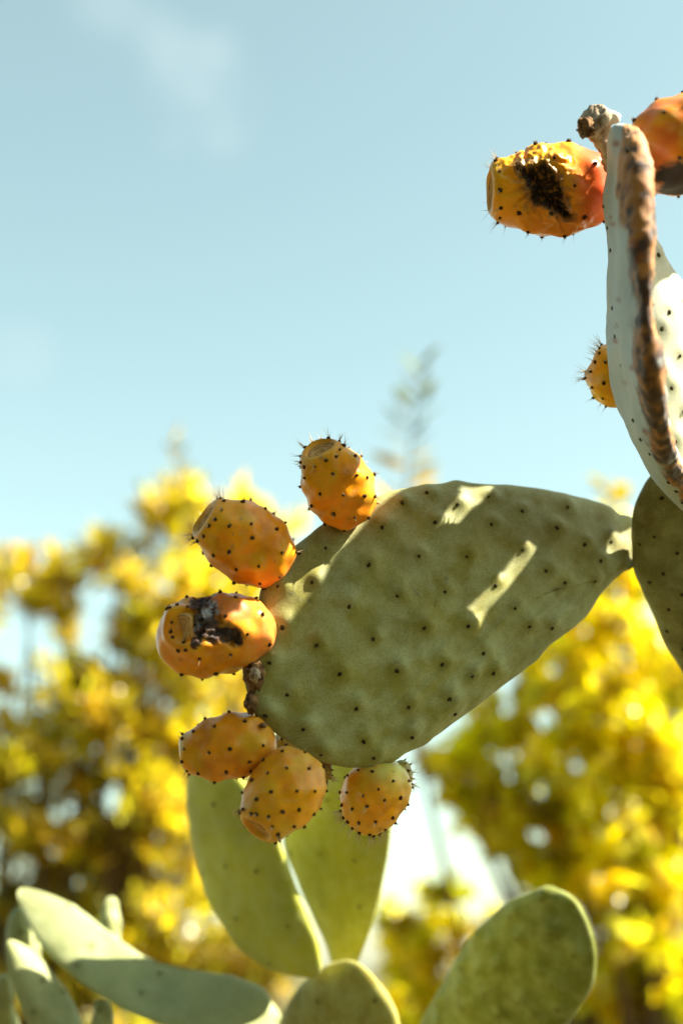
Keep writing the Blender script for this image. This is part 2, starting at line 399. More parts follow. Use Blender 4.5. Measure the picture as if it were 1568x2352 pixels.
# bright pad behind the edge-on one
white_pad = make_pad(MAIN, [(1496,540),(1516,562),(1545,610),(1572,652),(1590,700),(1602,790),(1606,900),(1604,1010),(1600,1110),(1585,1175),(1555,1130),(1525,1040),(1502,930),(1486,800),(1478,660),(1480,575)], 1.183, (.62, .05, .78), .02, mat=M_OLD, color=np.array((.52, .50, .37)), n_areole=14, res=(120, 36), seed=5, label='pale sunlit pad behind the brown-edged one')

# edge-on pad, lofted between its near edge and its far edge
def loft_pad(parent, near, far, thick, rows=170, cols=72, seed=1, label=None, n_areole=26):
    A = spline([np.r_[P(*q)] for q in near], rows); B = spline([np.r_[P(*q)] for q in far], rows)
    tt = np.linspace(0, 1, rows); env = np.sqrt(np.clip(1-np.abs(2*tt-1)**9, 0, 1))
    V = []; an = np.linspace(0, 2*math.pi, cols, endpoint=False)
    mid = (A+B)/2; tan = np.gradient(mid, axis=0)
    for j in range(rows):
        w = (B[j]-A[j])/2; n = unit(np.cross(w, tan[j]))
        x = -np.sign(np.cos(an))*np.abs(np.cos(an))**.75*(.35+.65*env[j]); y = np.sign(np.sin(an))*np.abs(np.sin(an))**.62
        V.append(mid[j]+w*x[:, None]+n*(y*thick/2*(.25+.75*env[j]))[:, None])
    V = np.array(V).reshape(-1, 3); f = grid_faces(rows, cols)
    V = np.vstack([V, V[:cols].mean(0), V[-cols:].mean(0)]); c0, c1 = len(V)-2, len(V)-1
    for i in range(cols):
        f.append((c0, (i+1) % cols, i)); f.append((c1, (rows-1)*cols+i, (rows-1)*cols+(i+1) % cols))
    nr = vert_normals(V, f)
    if np.sum(nr[:len(V)-2].reshape(rows, cols, 3)*(V[:-2].reshape(rows, cols, 3)-mid[:, None])) < 0:
        f = [tuple(reversed(q)) for q in f]; nr = -nr
    n1 = vnoise(V, 14, seed, 2); n2 = vnoise(V, 70, seed+1, 3)
    edge = np.r_[np.tile(np.cos(an), rows), 0, 0]          # 1 at the near edge
    n3 = vnoise(V, 190, seed+9, 3)
    V = V+nr*(n1*.0045+(n2*.0013+n3*.0012)*smoothstep(.35, .8, edge)+vnoise(V, 60, seed+12, 2)*.0007)[:, None]
    px, py, d = to_px(V)
    col = np.tile((.36, .42, .43, 1.0), (len(V), 1)); col[:, :3] *= (1+.2*n1)[:, None]
    pale = smoothstep(-.1, .5, vnoise(V, 30, 8, 3))*.5
    col[:, :3] = col[:, :3]*(1-pale[:, None])+np.array((.50, .50, .44))*pale[:, None]
    nb = vnoise(V, 55, seed+4, 3)
    topx = smoothstep(560, 430, py)*.35
    k = smoothstep(.56, .80, edge+.30*nb+topx)
    tan_ = smoothstep(-.2, .45, vnoise(V, 90, seed+6, 3)+.5*smoothstep(640, 380, py))
    brown = np.array((.05, .020, .006))*(1-tan_[:, None])+np.array((.36, .15, .025))*tan_[:, None]
    col[:, :3] = col[:, :3]*(1-k[:, None])+brown*k[:, None]; col[:, 3] = 1-k
    for (sx, sy, r) in ((1405, 515, 9), (1412, 748, 8), (1412, 782, 9), (1455, 560, 14), (1470, 590, 14), (1440, 430, 15), (1415, 330, 12), (1400, 500, 6), (1450, 845, 10), (1418, 690, 7), (1432, 880, 7), (1478, 990, 8)):
        e = smoothstep(r, r*.4, np.hypot(px-sx, py-sy)+nb*4)*.85
        col[:, :3] = col[:, :3]*(1-e[:, None])+np.array((.22, .06, .012))*e[:, None]; col[:, 3] = np.minimum(col[:, 3], 1-e)
    o = mesh_obj('pad', V, f, M_OLD, parent, col)
    if label: o['label'] = label
    for k in range(n_areole):
        j = int((.08+.84*((k*.618) % 1))*rows)*cols+int(cols*((.2+.6*((k*.381) % 1))/2+(.5 if k % 2 else 0))) % cols
        child_copy(AREOLE_P[k % 4], 'areole', o, V[j]+nr[j]*.0004, nr[j], rng.uniform(.0014, .002)*np.array((1, 1, .6)), rng.uniform(0, 6))
    return o
edge_pad = loft_pad(MAIN,
    [(1466,284,1.03),(1474,330,1.01),(1476,450,.995),(1478,600,.985),(1490,760,.98),(1502,880,.985),(1522,1000,1.03),(1552,1080,1.09),(1590,1140,1.15),(1625,1185,1.20)],
    [(1408,286,1.07),(1404,330,1.085),(1404,450,1.105),(1412,600,1.14),(1418,760,1.16),(1424,860,1.17),(1448,940,1.18),(1482,1010,1.19),(1530,1090,1.21),(1590,1165,1.24)],
    .023, seed=2, label='grey pad seen edge-on with a corky brown rim')

# ------------------------------------------------------------------ fruit
def mixc(col, m, c, a=None):
    col[:, :3] = col[:, :3]*(1-m[:, None])+np.array(c)*m[:, None]
    if a is not None: col[:, 3] = col[:, 3]*(1-m)+a*m
PROF_T = [0, .012, .035, .08, .15, .25, .37, .48, .60, .71, .81, .885, .94, .975, .995, 1.0, .996, .988, .975, .967, .964]
PROF_R = [0, .22, .40, .58, .75, .89, .98, 1.0, .975, .905, .80, .70, .61, .545, .515, .49, .465, .43, .30, .15, 0.0]
def make_fruit(parent, base, crown, d, elev, diam, color, color_base=None, color_crown=None, n_ar=34, seed=1, lobe=None, paint=None, sculpt=None, dd=0.0, label=None, spines=1.0, scar=True, res=(80, 64), taper=0.0, crown_r=1.0, spine_len=1.0, flat=1.0, side_scar=None):
    d += dd; b = P(base[0], base[1], d); m = px2m(d)
    v2 = np.array((crown[0]-base[0], -(crown[1]-base[1])), float); il = np.linalg.norm(v2)*m; v2 = unit(v2)
    el = math.radians(elev); ax = unit(cam2w((v2[0]*math.cos(el), v2[1]*math.cos(el), math.sin(el)))); Ln = il/math.cos(el); Rd = diam*m/2*.87
    e1 = unit(np.cross(ax, F_)); e2 = np.cross(ax, e1)
    M = res[0]
    pt = np.array(PROF_T); pr = np.array(PROF_R); pr = np.where(pt > .9, pr*(1+(crown_r-1)*smoothstep(.85, 1, pt)), pr)
    if side_scar: pt = np.array([0, .012, .035, .08, .15, .25, .37, .5, .62, .73, .83, .91, .96, .985, 1.0]); pr = np.array([0, .22, .40, .58, .75, .89, .97, 1.0, .985, .93, .82, .65, .46, .28, 0.0])
    prof = spline(np.stack([pt*Ln, pr*Rd], 1), res[1])
    prof[0, 1] = 1e-5; prof[-1, 1] = 1e-5; prof[:, 1] = np.maximum(prof[:, 1], 1e-5)
    an = np.linspace(0, 2*math.pi, M, endpoint=False)
    ring = e1*np.cos(an)[:, None]+e2*np.sin(an)[:, None]*flat
    V = (b+ax*prof[:, :1, None].reshape(-1, 1, 1)+ring[None]*prof[:, 1].reshape(-1, 1, 1)).reshape(-1, 3)
    f = grid_faces(len(prof), M); tpar = np.repeat(prof[:, 0]/Ln, M); rows = len(prof)
    nr = vert_normals(V, f); ctr = b+ax*Ln*.5
    if np.sum(nr*(V-ctr)) < 0: f = [tuple(reversed(q)) for q in f]; nr = -nr
    arc = np.r_[0, np.cumsum(np.linalg.norm(np.diff(prof, axis=0), axis=1))]
    outer = np.repeat(np.r_[True, np.diff(prof[:, 0]) > 0] & (np.arange(rows) < rows*.9), M)
    low = vnoise(V, 24, seed*2.7, 2)
    V = V+nr*(low*.085*Rd)[:, None]
    if lobe is not None:
        for (lx, ly, ld, lr, amt, dr) in lobe:
            q = V-P(lx, ly, ld); V = V+unit(cam2w(dr))*(np.exp(-np.sum(q*q, 1)/(2*lr*lr))*amt)[:, None]
    # areole lattice: alternating rows, closer together towards the crown
    rowsT = [.13, .27, .41, .55, .68, .80]; spots = []; per = max(4, int(n_ar/6.4))
    for ri, tr in enumerate(rowsT):
        for k in range(per):
            a = 2*math.pi*(k+.5*(ri % 2)+rng.normal(0, .07))/per+seed; spots.append((tr+rng.normal(0, .018), a, 1))
    nc = int(per*2.3)
    for k in range(0 if side_scar else nc): spots.append((.955+rng.uniform(-.035, .03), 2*math.pi*(k+rng.normal(0, .12))/nc+seed, 2))
    placed = []
    oi = np.where(outer)[0]
    for tr, a, kind in spots:
        j = oi[np.argmin((tpar[oi]-tr)**2*9+((np.tile(an, rows)[oi]-a+math.pi) % (2*math.pi)-math.pi)**2*.15)]
        placed.append((j, kind))
    if side_scar:
        sx, sy, srad = side_scar; qx, qy, qd = to_px(V); fr = (nr@(-F_)) > .1
        js = int(np.argmin(np.hypot(qx-sx, qy-sy)+(~fr)*1e4)); sn = unit(nr[js]+ax*.9); sc0 = V[js]-sn*.0005
        dd_ = np.linalg.norm((V-sc0)-((V-sc0)@sn)[:, None]*sn, axis=1); near_ = ((V-sc0)@sn > -.02)
        lip_ = np.exp(-((dd_-srad)/.0035)**2)*.0032-smoothstep(srad*1.05, srad*.75, dd_)*.005
        V = V+sn*(lip_*near_)[:, None]
        for k in range(13):
            a = 2*math.pi*(k+rng.normal(0, .15))/13; f1 = unit(np.cross(sn, U_)); f2 = np.cross(sn, f1)
            p = sc0+(f1*math.cos(a)+f2*math.sin(a))*srad*rng.uniform(1.08, 1.4); placed.append((int(np.argmin(np.linalg.norm(V-p, axis=1))), 3))
    disp = np.zeros(len(V)); halo = np.zeros(len(V)); s = Rd*.20
    for j, kind in placed:
        d2 = np.sum((V-V[j])**2, 1); halo = np.maximum(halo, np.exp(-d2/(2*(s*1.1)**2))); disp += np.exp(-d2/(2*s*s))*Rd*(.125 if kind == 1 else .07)-np.exp(-d2/(2*(s*.3)**2))*Rd*.012
    V = V+nr*(disp*outer)[:, None]
    col = np.ones((len(V), 4)); nv = vnoise(V, 30, seed+2, 3); c0 = np.array(color)
    cb = np.array(color_base) if color_base is not None else c0; cc = np.array(color_crown) if color_crown is not None else c0
    wb = smoothstep(.42, .02, tpar+.10*nv); wc = smoothstep(.62, 1.0, tpar+.10*nv)
    col[:, :3] = c0*(1-wb-wc)[:, None]+cb*wb[:, None]+cc*wc[:, None]
    col[:, :3] *= (1+.30*vnoise(V, 48, seed+7, 3))[:, None]
    col[:, :3] = col[:, :3]*(1-.30*halo[:, None])+np.array((.84, .44, .01))*.30*halo[:, None]
    mot = smoothstep(.05, .55, vnoise(V, 85, seed+11, 4))*.55*(1-halo); mixc(col, mot, (.46, .15, .006))
    grn = smoothstep(.15, .6, vnoise(V, 40, seed+13, 3))*.45; mixc(col, grn, (.60, .42, .012))
    dust = smoothstep(.28, .6, vnoise(V, 140, seed+17, 4))*.4; mixc(col, dust*.6, (.62, .40, .15), .4)
    frr = np.where((nr@(-F_) > .2) & outer)[0]
    for q_ in range(5):
        j_ = int(frr[rng.integers(len(frr))]); w_ = smoothstep(rng.uniform(.0016, .0032), .0006, np.linalg.norm((V-V[j_])*np.array((1, 1, rng.uniform(.5, 1.6))), axis=1)+.0008*vnoise(V, 600, seed+q_, 2)); mixc(col, w_*.75, (.34, .17, .06), .2)
    if sculpt: V = sculpt(V, vert_normals(V, f), col)
    if paint: paint(V, col)
    nr = vert_normals(V, f)
    o = mesh_obj('fruit', V, f, M_FRUIT, parent, np.clip(col, 0, 1))
    if label: o['label'] = label
    sp = []; view = -F_
    for k, (j, kind) in enumerate(placed):
        if col[j, 3] < .35: continue
        sc_ = rng.uniform(.0012, .0020)*(Rd/.027)**.5
        child_copy(AREOLE[k % 5], 'areole', o, V[j]+nr[j]*.0004, nr[j], sc_, rng.uniform(0, 6.28))
        cnt = rng.integers(5, 11) if kind == 2 else rng.integers(0, 5)
        for q in range(int(cnt*spines)):
            dr = unit(nr[j]+rng.normal(0, .38, 3)+(ax*.25 if kind == 2 else 0))
            sp.append((V[j]+nr[j]*.0008, dr, (rng.uniform(.004, .013) if kind == 2 else rng.uniform(.003, .009))*spine_len, rng.uniform(.00018, .00028)))
    add_spines(o, sp)
    if side_scar:
        rr = np.linspace(0, 1, 16)[1:]; f1 = unit(np.cross(sn, U_)); f2 = np.cross(sn, f1); sv = []
        for r_ in rr:
            for q in range(48):
                a = 2*math.pi*q/48; w = srad*r_*(1+.06*math.sin(2*a+1)+.04*math.sin(5*a))
                sv.append(sc0+(f1*math.cos(a)+f2*math.sin(a))*w+sn*(.0026+.0026*r_**2-.0028*max(0, r_-.86)/.14+.0003*math.sin(r_*20)))
        sv.append(sc0+sn*.0026); sf = grid_faces(15, 48)+[(len(sv)-1, q, (q+1) % 48) for q in range(48)]
        so_ = mesh_obj('flower_scar', sv, sf, M_SCAR, o, np.ones((len(sv), 3)), org=sc0)
        q = Vector(sn).to_track_quat('Z', 'Y'); so_.data.transform(q.to_matrix().inverted().to_4x4()); so_.rotation_mode = 'QUATERNION'; so_.rotation_quaternion = q
    elif scar:
        # woody flower scar lining the dish of the crown
        rim_i = int(np.argmax(prof[:, 0])); VV = V.reshape(rows, M, 3); sel = VV[rim_i+1:rows-1]
        nn = len(sel); ctr_ = VV[rows-1].mean(0); cpos = ctr_
        rad_ = np.linalg.norm(sel-ctr_, axis=2)
        sv = (sel+ax*(.0007+.0011*np.sin(rad_*2600+np.sin(an*2+seed)*1.2)[..., None]*.5)).reshape(-1, 3)
        sv = np.vstack([sv, ctr_+ax*.0008]); sf = [tuple(reversed(q)) for q in grid_faces(nn, M)]+[(len(sv)-1, (nn-1)*M+q, (nn-1)*M+(q+1) % M) for q in range(M)]
        so_ = mesh_obj('flower_scar', sv, sf, M_SCAR, o, np.ones((len(sv), 3)), org=cpos)
        # object axes along the fruit so that the growth rings run round it
        q = Vector(ax).to_track_quat('Z', 'Y'); mi = q.to_matrix().inverted()
        so_.data.transform(mi.to_4x4()); so_.rotation_mode = 'QUATERNION'; so_.rotation_quaternion = q
    return o
OR = (.80, .27, .002); YE = (.82, .38, .003); OC = (.70, .26, .005)
def blobs(V, lst, jit=5.0, sc=120, seed=0):
    px, py, d = to_px(V); n = vnoise(V, sc, seed, 3); n2 = vnoise(V, sc*3, seed+4, 2); m = np.zeros(len(V))
    front = d < np.median(d)+.004
    for (x, y, r) in lst: m = np.maximum(m, smoothstep(r*1.12, r*.82, np.hypot(px-x, py-y)+n*jit*1.6+n2*jit*.5))
    return m*front
D = DF
F1 = make_fruit(MAIN, (820,1200), (737,1037), dm(820,1200)-.004, 27, 168, OR, (.84, .25, .004), YE, 40, 1, label='plump orange fruit on the upper rim of the pad')
F2 = make_fruit(MAIN, (660,1302), (479,1191), dm(660,1302)-.004, 17, 184, OR, (.84, .24, .004), YE, 40, 2.3)
def rot3(V, col):
    m = blobs(V, [(470,1372,15),(452,1388,18),(474,1400,24),(470,1424,26),(466,1446,22),(452,1474,14),(446,1484,9),(492,1456,21),(516,1460,17),(538,1458,17),(549,1472,11),(486,1432,14),(520,1456,18)], 2.2, 110, 3)
    pk = blobs(V, [(535,1395,40),(500,1375,30)], 10, 60, 6)*.5; mixc(col, pk, (.55, .12, .05))
    tn = np.clip(blobs(V, [(470,1372,26),(474,1405,36),(468,1430,36),(492,1456,31),(538,1460,26)], 8, 130, 3)-m, 0, 1)*.7; mixc(col, tn, (.20, .09, .015))
    mixc(col, m, (.034, .019, .015), .3); mixc(col, m*smoothstep(-.1, .5, vnoise(V, 170, 21, 4))*.75, (.13, .065, .035), .2)
    w = blobs(V, [(463,1410,8),(478,1404,7),(488,1392,8),(452,1424,7),(470,1418,7),(450,1440,6),(496,1400,6)], 7, 260, 9); mixc(col, w*.8, (.40, .41, .43), .2)
def wrinkle3(V, nr, col):
    m = blobs(V, [(470,1390,30),(470,1424,34),(466,1446,26),(492,1456,28),(530,1460,24)], 5, 130, 3)
    n = vnoise(V, 190, 2, 3); n1 = vnoise(V, 420, 5, 2); return V+nr*(m*(-.0032+.0042*n+.0014*n1))[:, None]
F3 = make_fruit(MAIN, (634,1432), (362,1478), dm(628,1440)-.004, 8, 196, OC, (.80, .23, .05), OR, 40, 3.1, paint=rot3, sculpt=wrinkle3, res=(130, 110), side_scar=(424, 1442, .0125), label='large fruit with a black rotten patch beside its flower scar')
F4 = make_fruit(MAIN, (632,1694), (426,1738), dm(632,1694), -8, 168, (.66, .25, .002), (.60, .28, .02), (.68, .28, .003), 34, 4.2, spine_len=.6)
F5 = make_fruit(MAIN, (708,1742), (600,1876), dm(706,1738)-.008, 30, 178, (.70, .30, .004), (.62, .36, .07), (.62, .30, .008), 46, 5.5, spine_len=.7)
F8 = make_fruit(MAIN, (898,1752), (828,1897), dm(898,1752)+.004, -14, 156, (.80, .34, .005), (.56, .55, .12), (.80, .42, .02), 46, 6.6, spine_len=1.25, spines=1.6, label='hanging fruit still green towards its stalk')
F12 = make_fruit(MAIN, (918,1746), (934,1806), dm(918,1746)+.018, -10, 46, (.30, .32, .12), n_ar=12, seed=7, scar=False, res=(40, 36))
F6 = make_fruit(MAIN, (690,1712), (612,1752), dm(690,1712)+.04, -20, 96, (.42, .40, .12), n_ar=24, seed=8, res=(40, 40))
F7 = make_fruit(MAIN, (738,1742), (748,1792), dm(738,1742)+.015, -12, 42, (.20, .15, .03), n_ar=12, seed=9, scar=False, res=(36, 32))
HOLE = [(1184,381),(1215,376),(1256,374),(1272,398),(1285,420),(1297,466),(1312,505),(1296,500),(1262,478),(1225,470),(1212,438),(1196,408)]
def in_poly(px, py, poly):
    poly = np.asarray(poly, float); ins = np.zeros(len(px), bool); dm = np.full(len(px), 1e9)
    for i in range(len(poly)):
        (x1, y1), (x2, y2) = poly[i], poly[(i+1) % len(poly)]
        c = ((y1 > py) != (y2 > py)) & (px < (x2-x1)*(py-y1)/(y2-y1+1e-9)+x1); ins ^= c
        tt = np.clip(((px-x1)*(x2-x1)+(py-y1)*(y2-y1))/((x2-x1)**2+(y2-y1)**2), 0, 1)
        dm = np.minimum(dm, np.hypot(px-x1-tt*(x2-x1), py-y1-tt*(y2-y1)))
    return np.where(ins, -dm, dm)                # signed distance, negative inside
def hole9(V, nr, col):
    px, py, d = to_px(V); front = (nr@(-F_)) > 0
    sd = in_poly(px, py, HOLE)+vnoise(V, 200, 3, 3)*7
    ang = np.arctan2(py-430, px-1243); wr = np.sin(ang*10+vnoise(V, 55, 2, 2)*7)+.35*np.sin(ang*23+vnoise(V, 90, 6, 2)*6)
    fade = smoothstep(75, 6, sd)*(sd > -3)
    depth = smoothstep(2, -14, sd)
    dsp = fade*wr*.0014-fade*.0012-depth*(.016+.004*vnoise(V, 260, 8, 3))
    lip = np.exp(-((sd-3)/4)**2)*.0012; dsp = dsp+lip
    dk = smoothstep(2.5, -1.5, sd)*front; tan = smoothstep(18, 3, sd+vnoise(V, 110, 4, 2)*14)*front*(1-dk)
    red = smoothstep(1300, 1375, px+20*vnoise(V, 30, 1, 2)); mixc(col, red*.9, (.72, .10, .03))
    orr = smoothstep(450, 540, py)*.6; mixc(col, orr, (.66, .15, .004))
    mixc(col, tan*.75, (.17, .09, .05), .3)
    sd_n = vnoise(V, 420, 12, 2); mixc(col, dk, (.022, .012, .008), .15)
    mixc(col, dk*smoothstep(.12, .4, sd_n)*.9, (.34, .15, .015), .3); mixc(col, dk*smoothstep(.1, .4, vnoise(V, 150, 15, 3))*.5, (.11, .06, .03), .2)
    return V+nr*(dsp*front)[:, None]
F9 = make_fruit(MAIN, (1402,440), (1130,436), D, 3, 226, (.80, .34, .003), (.72, .11, .02), (.82, .38, .004), 34, 7.7, sculpt=hole9, res=(200, 170), spine_len=1.1, crown_r=1.05, label='wrinkled yellow fruit with a dark hole pecked in its side')
def rot10(V, col):
    m = blobs(V, [(1560,420,50),(1530,405,26),(1600,400,45)], 8, 90, 3); mixc(col, m, (.03, .015, .008), .2)
F10 = make_fruit(MAIN, (1462,400), (1660,262), D-.072, -5, 232, (.56, .135, .004), (.54, .09, .02), (.6, .18, .003), 30, 8.8, paint=rot10, label='red-orange fruit with a dark rotten underside against the brown-edged pad')
F11 = make_fruit(MAIN, (1480,893), (1366,830), D+.042, -6, 158, (.84, .46, .008), (.62, .28, .02), YE, 34, 9.9, spine_len=1.2)

# dried fruit stub on top of the edge-on pad
def stub():
    path = spline([P(1408,390,1.11), P(1392,340,1.105), P(1380,310,1.10), P(1368,285,1.095), P(1358,268,1.09)], 26)
    rad = np.interp(np.linspace(0, 1, 26), [0, .3, .6, .8, .93, 1], [.0055, .0065, .0085, .0115, .0145, .0120])
    v, f = tube(path, rad, 26); nn = vnoise(v, 110, 3, 3); c = v.mean(0); nr = vert_normals(v, f)
    v = v+nr*(nn*.0030+vnoise(v, 320, 8, 3)*.0018)[:, None]
    o = mesh_obj('dried_fruit_stub', v, f, M_DRY, MAIN)
    tip = P(1346, 292, 1.085); vs, fs = icosphere(3)
    vs = vs*np.array((.0075, .0045, .0088))+tip; vs = vs+vert_normals(vs, fs)*(vnoise(vs, 260, 5, 3)*.0055)[:, None]
    mesh_obj('withered_tip', vs, fs, M_CORK, o)
    vs, fs = icosphere(3); vs = vs*np.array((.0095, .006, .006))+P(1395, 270, 1.09); vs = vs+vert_normals(vs, fs)*(vnoise(vs, 160, 6, 3)*.002)[:, None]
    mesh_obj('withered_knob', vs, fs, flat_mat('bleached_husk', (.55, .48, .36), (.75, .70, .58), 120), o)
    cv, cf = cone(P(1374, 276, 1.09), P(1367, 243, 1.088), .0042, 8); mesh_obj('withered_point', cv, cf, M_DRY, o)
    return o
stub()
# corky fruit scars on the pad's left rim
def scar_lump(x, y, rx, ry, rz, seed, mat, dd=-.004):
    vs, fs = icosphere(4); m = px2m(DF); c = on_main(x, y)+F_*dd
    v = vs[:, :1]*rx*m*R_+vs[:, 1:2]*ry*m*U_-vs[:, 2:3]*rz*F_
    v = v*(1+.30*vnoise(vs, 1.9, seed, 4)+.10*vnoise(vs, 7, seed+2, 2))[:, None]+c
    return mesh_obj('fruit_scar', v, fs, mat, main_pad)
scar_lump(585, 1552, 23, 33, .011, 1, M_CORK); scar_lump(578, 1612, 15, 24, .009, 2, M_CORK); scar_lump(606, 1662, 8, 5, .006, 4, M_CORK, -.008)
s_ = scar_lump(588, 1546, 13, 17, .013, 3, M_DRY, -.010); s_['label'] = 'pale round scar of a fallen fruit'

# the rest of the plant: pads that go down to the ground, then added sun-blocking pads past the frame
def free_pad(parent, base, tip, width, ncam, thick, color=GREEN, mat=None, seed=1, label=None, n_areole=24, res=(72, 20)):
    """pad from a base point to a tip point (world), its face along ncam"""
    base = np.asarray(base, float); tip = np.asarray(tip, float); ax = tip-base; Ln = np.linalg.norm(ax); ax = ax/Ln
    n = np.asarray(cam2w(ncam)).ravel(); n = unit(n-ax*(n@ax)); e = np.cross(ax, n)
    t = np.array([0, .02, .1, .25, .45, .62, .78, .9, .97, 1.0]); w = np.array([.10, .22, .46, .80, .98, 1.0, .88, .62, .33, .12])
    rimv = [base+ax*Ln*a+e*b*width/2 for a, b in zip(t, w)]+[base+ax*Ln*a-e*b*width/2 for a, b in zip(t[::-1], w[::-1])]
    rim = spline(rimv, res[0], True); p0 = base+ax*Ln*.55; M, K = res
    tt = np.linspace(0, 1, K+1)[1:]; rr = 1-(1-tt)**1.7; ra = np.r_[rr, rr[-2::-1]]; sd = np.r_[np.ones(K), -np.ones(K-1)]
    hh = (0.62+.38*(1-ra**2))*np.sqrt(np.clip(1-ra**7, 0, 1))*thick/2*sd
    V = (p0+(rim-p0)[None]*ra[:, None, None]+n*hh[:, None, None]).reshape(-1, 3); rows = len(ra); f = grid_faces(rows, M)
    V = np.vstack([V, p0+n*thick/2, p0-n*thick/2])
    for i in range(M):
        f.append((len(V)-2, (i+1) % M, i)); f.append((len(V)-1, (rows-1)*M+i, (rows-1)*M+(i+1) % M))
    a, b, c = V[f[0][0]], V[f[0][1]], V[f[0][2]]
    if np.dot(np.cross(b-a, c-a), n) < 0: f = [tuple(reversed(q)) for q in f]
    nr = vert_normals(V, f); V = V+nr*(vnoise(V, 9, seed, 2)*.004)[:, None]
    col = np.tile(np.r_[color, 1.0], (len(V), 1)); col[:, :3] *= (1+.25*vnoise(V, 20, seed+3, 3))[:, None]
    o = mesh_obj('pad', V, f, mat or M_PAD, parent, col)
    if label: o['label'] = label
    for k in range(n_areole):
        rad = math.sqrt((k+.6)/n_areole)*.9; i = int((k*2.39996+seed)/(2*math.pi)*M) % M; s = 1 if k % 2 else -1
        j = int(np.argmin(np.linalg.norm(V-(p0+(rim[i]-p0)*rad+n*s*thick*.4), axis=1)))
        child_copy(AREOLE_P[k % 4], 'areole', o, V[j], nr[j], .0017*np.array((1, 1, .6)), k)
    return o
BARKPAD = np.array((.22, .17, .08))
b0 = P(1700, 1660, 1.28)
p1 = b0+np.array((.20, .03, -.24)); p2 = p1+np.array((-.02, .01, -.26)); 
free_pad(MAIN, p1, b0+np.array((-.01, 0, .04)), .13, (-.2, 0, 1), .045, np.array((.20, .17, .06)), seed=21, n_areole=0)
free_pad(MAIN, p2, p1+np.array((0, 0, .03)), .18, (.2, 0, 1), .06, BARKPAD, seed=22, n_areole=0)
free_pad(MAIN, p2+np.array((0.02, 0, -.3)), p2+np.array((0, 0, .03)), .16, (0, 0, 1), .08, BARKPAD, seed=23, n_areole=0)
free_pad(MAIN, np.array((p2[0]+.03, p2[1], -.04)), p2+np.array((0.02, 0, -.26)), .17, (0, 0, 1), .1, BARKPAD, seed=24, n_areole=0)

# added unseen pads and fruit beyond the frame, placed to block sun around streaks
SA = unit(np.asarray(cam2w((.7, -.7, 0))).ravel()); SA = unit(SA-SUN*(SA@SUN)); SB = np.cross(SUN, SA); SB = SB if SB@(-F_) > 0 else -SB
def SP(a, b, s): return a*SA+b*SB+s*SUN
def cam_of(v): v = np.asarray(v); return (v@R_, v@U_, -(v@F_))
def blocker_fruit(base, crown, diam, seed, **kw):
    x, y, d = to_px(base); m = px2m(d); v = crown-base
    cx, cy = x+(v@R_)/m, y-(v@U_)/m; el = math.degrees(math.atan2(-(v@F_), math.hypot(v@R_, v@U_)))
    return make_fruit(MAIN, (x, y), (cx, cy), d, el, diam/m, OR, n_ar=24, seed=seed, res=(48, 40), **kw)
pz = free_pad(MAIN, SP(-.485, -1.530, 1.20), SP(-.580, -1.575, 1.47), .12, cam_of(SB), .03, seed=51, n_areole=12)
py_ = free_pad(MAIN, SP(-.575, -1.560, 1.44), SP(-.696, -1.484, 1.55), .058, cam_of(SUN), .024, seed=52, n_areole=12)
px_ = free_pad(MAIN, SP(-.585, -1.622, 1.45), SP(-.744, -1.474, 1.60), .034, cam_of(SUN+.9*SA), .022, seed=53, n_areole=12)
blocker_fruit(SP(-.7345, -1.488, 1.59), SP(-.7345, -1.404, 1.575), .052, 1.3)
blocker_fruit(SP(-.673, -1.500, 1.54), SP(-.674, -1.432, 1.53), .062, 2.3)
blocker_fruit(SP(-.606, -1.530, 1.49), SP(-.605, -1.434, 1.49), .062, 3.3)

# ------------------------------------------------------------------ background cacti
BG_GREEN = np.array((.40, .40, .03))
def chain_to_ground(parent, top, w, th, col, seed):
    p = np.asarray(top, float); k = 0
    while p[2] > .02:
        q = p+np.array((rng.uniform(-.03, .03), rng.uniform(-.01, .04), -min(.33, max(p[2]+.04, .12))))
        free_pad(parent, q, p+np.array((0, 0, .03)), w, (rng.uniform(-.3, .3), 0, 1), th*(1+.15*k), col*(1-.08*k), seed=seed+k, n_areole=0); p = q; k += 1
    return p
SH_N = (-.55, -.16, .85)
TWIN = empty('prickly_pear_cactus', (0.0, 1.52, 0.0), 'blurred cactus with two upright pads forking from a rounded pad behind the fruit', 'cactus')
make_pad(TWIN, [(432,1790),(445,1745),(490,1735),(545,1780),(600,1850),(640,1925),(660,1985),(678,2040),(700,2090),(724,2150),(733,2210),(722,2238),(690,2238),(650,2230),(607,2216),(559,2180),(523,2132),(482,2070),(457,1997),(439,1905),(430,1830)], 1.53, (-.66, -.10, .75), .034, mat=M_PAD_YOUNG, color=BG_GREEN*1.1, n_areole=8, seed=31)
make_pad(TWIN, [(655,1940),(660,1860),(690,1780),(760,1725),(830,1722),(885,1770),(900,1850),(897,1930),(886,2000),(872,2060),(854,2120),(838,2170),(818,2212),(795,2232),(772,2226),(752,2170),(725,2110),(690,2030)], 1.56, (-.64, -.14, .75), .034, mat=M_PAD_YOUNG, color=BG_GREEN, n_areole=8, seed=32)
make_pad(TWIN, [(735,2228),(780,2204),(815,2205),(855,2238),(892,2290),(915,2345),(928,2430),(915,2540),(870,2630),(790,2680),(700,2640),(640,2550),(625,2450),(640,2355),(660,2310),(695,2262)], 1.50, (-.64, -.05, .75), .042, mat=M_PAD_YOUNG, color=np.array((.30, .26, .04)), n_areole=6, seed=33)
chain_to_ground(TWIN, P(780, 2640, 1.50), .2, .045, np.array((.2, .18, .06)), 60)
ROUND = empty('prickly_pear_cactus', (0.26, 1.55, 0.0), 'blurred cactus ending in one rounded upright pad with a bright sunlit rim', 'cactus')
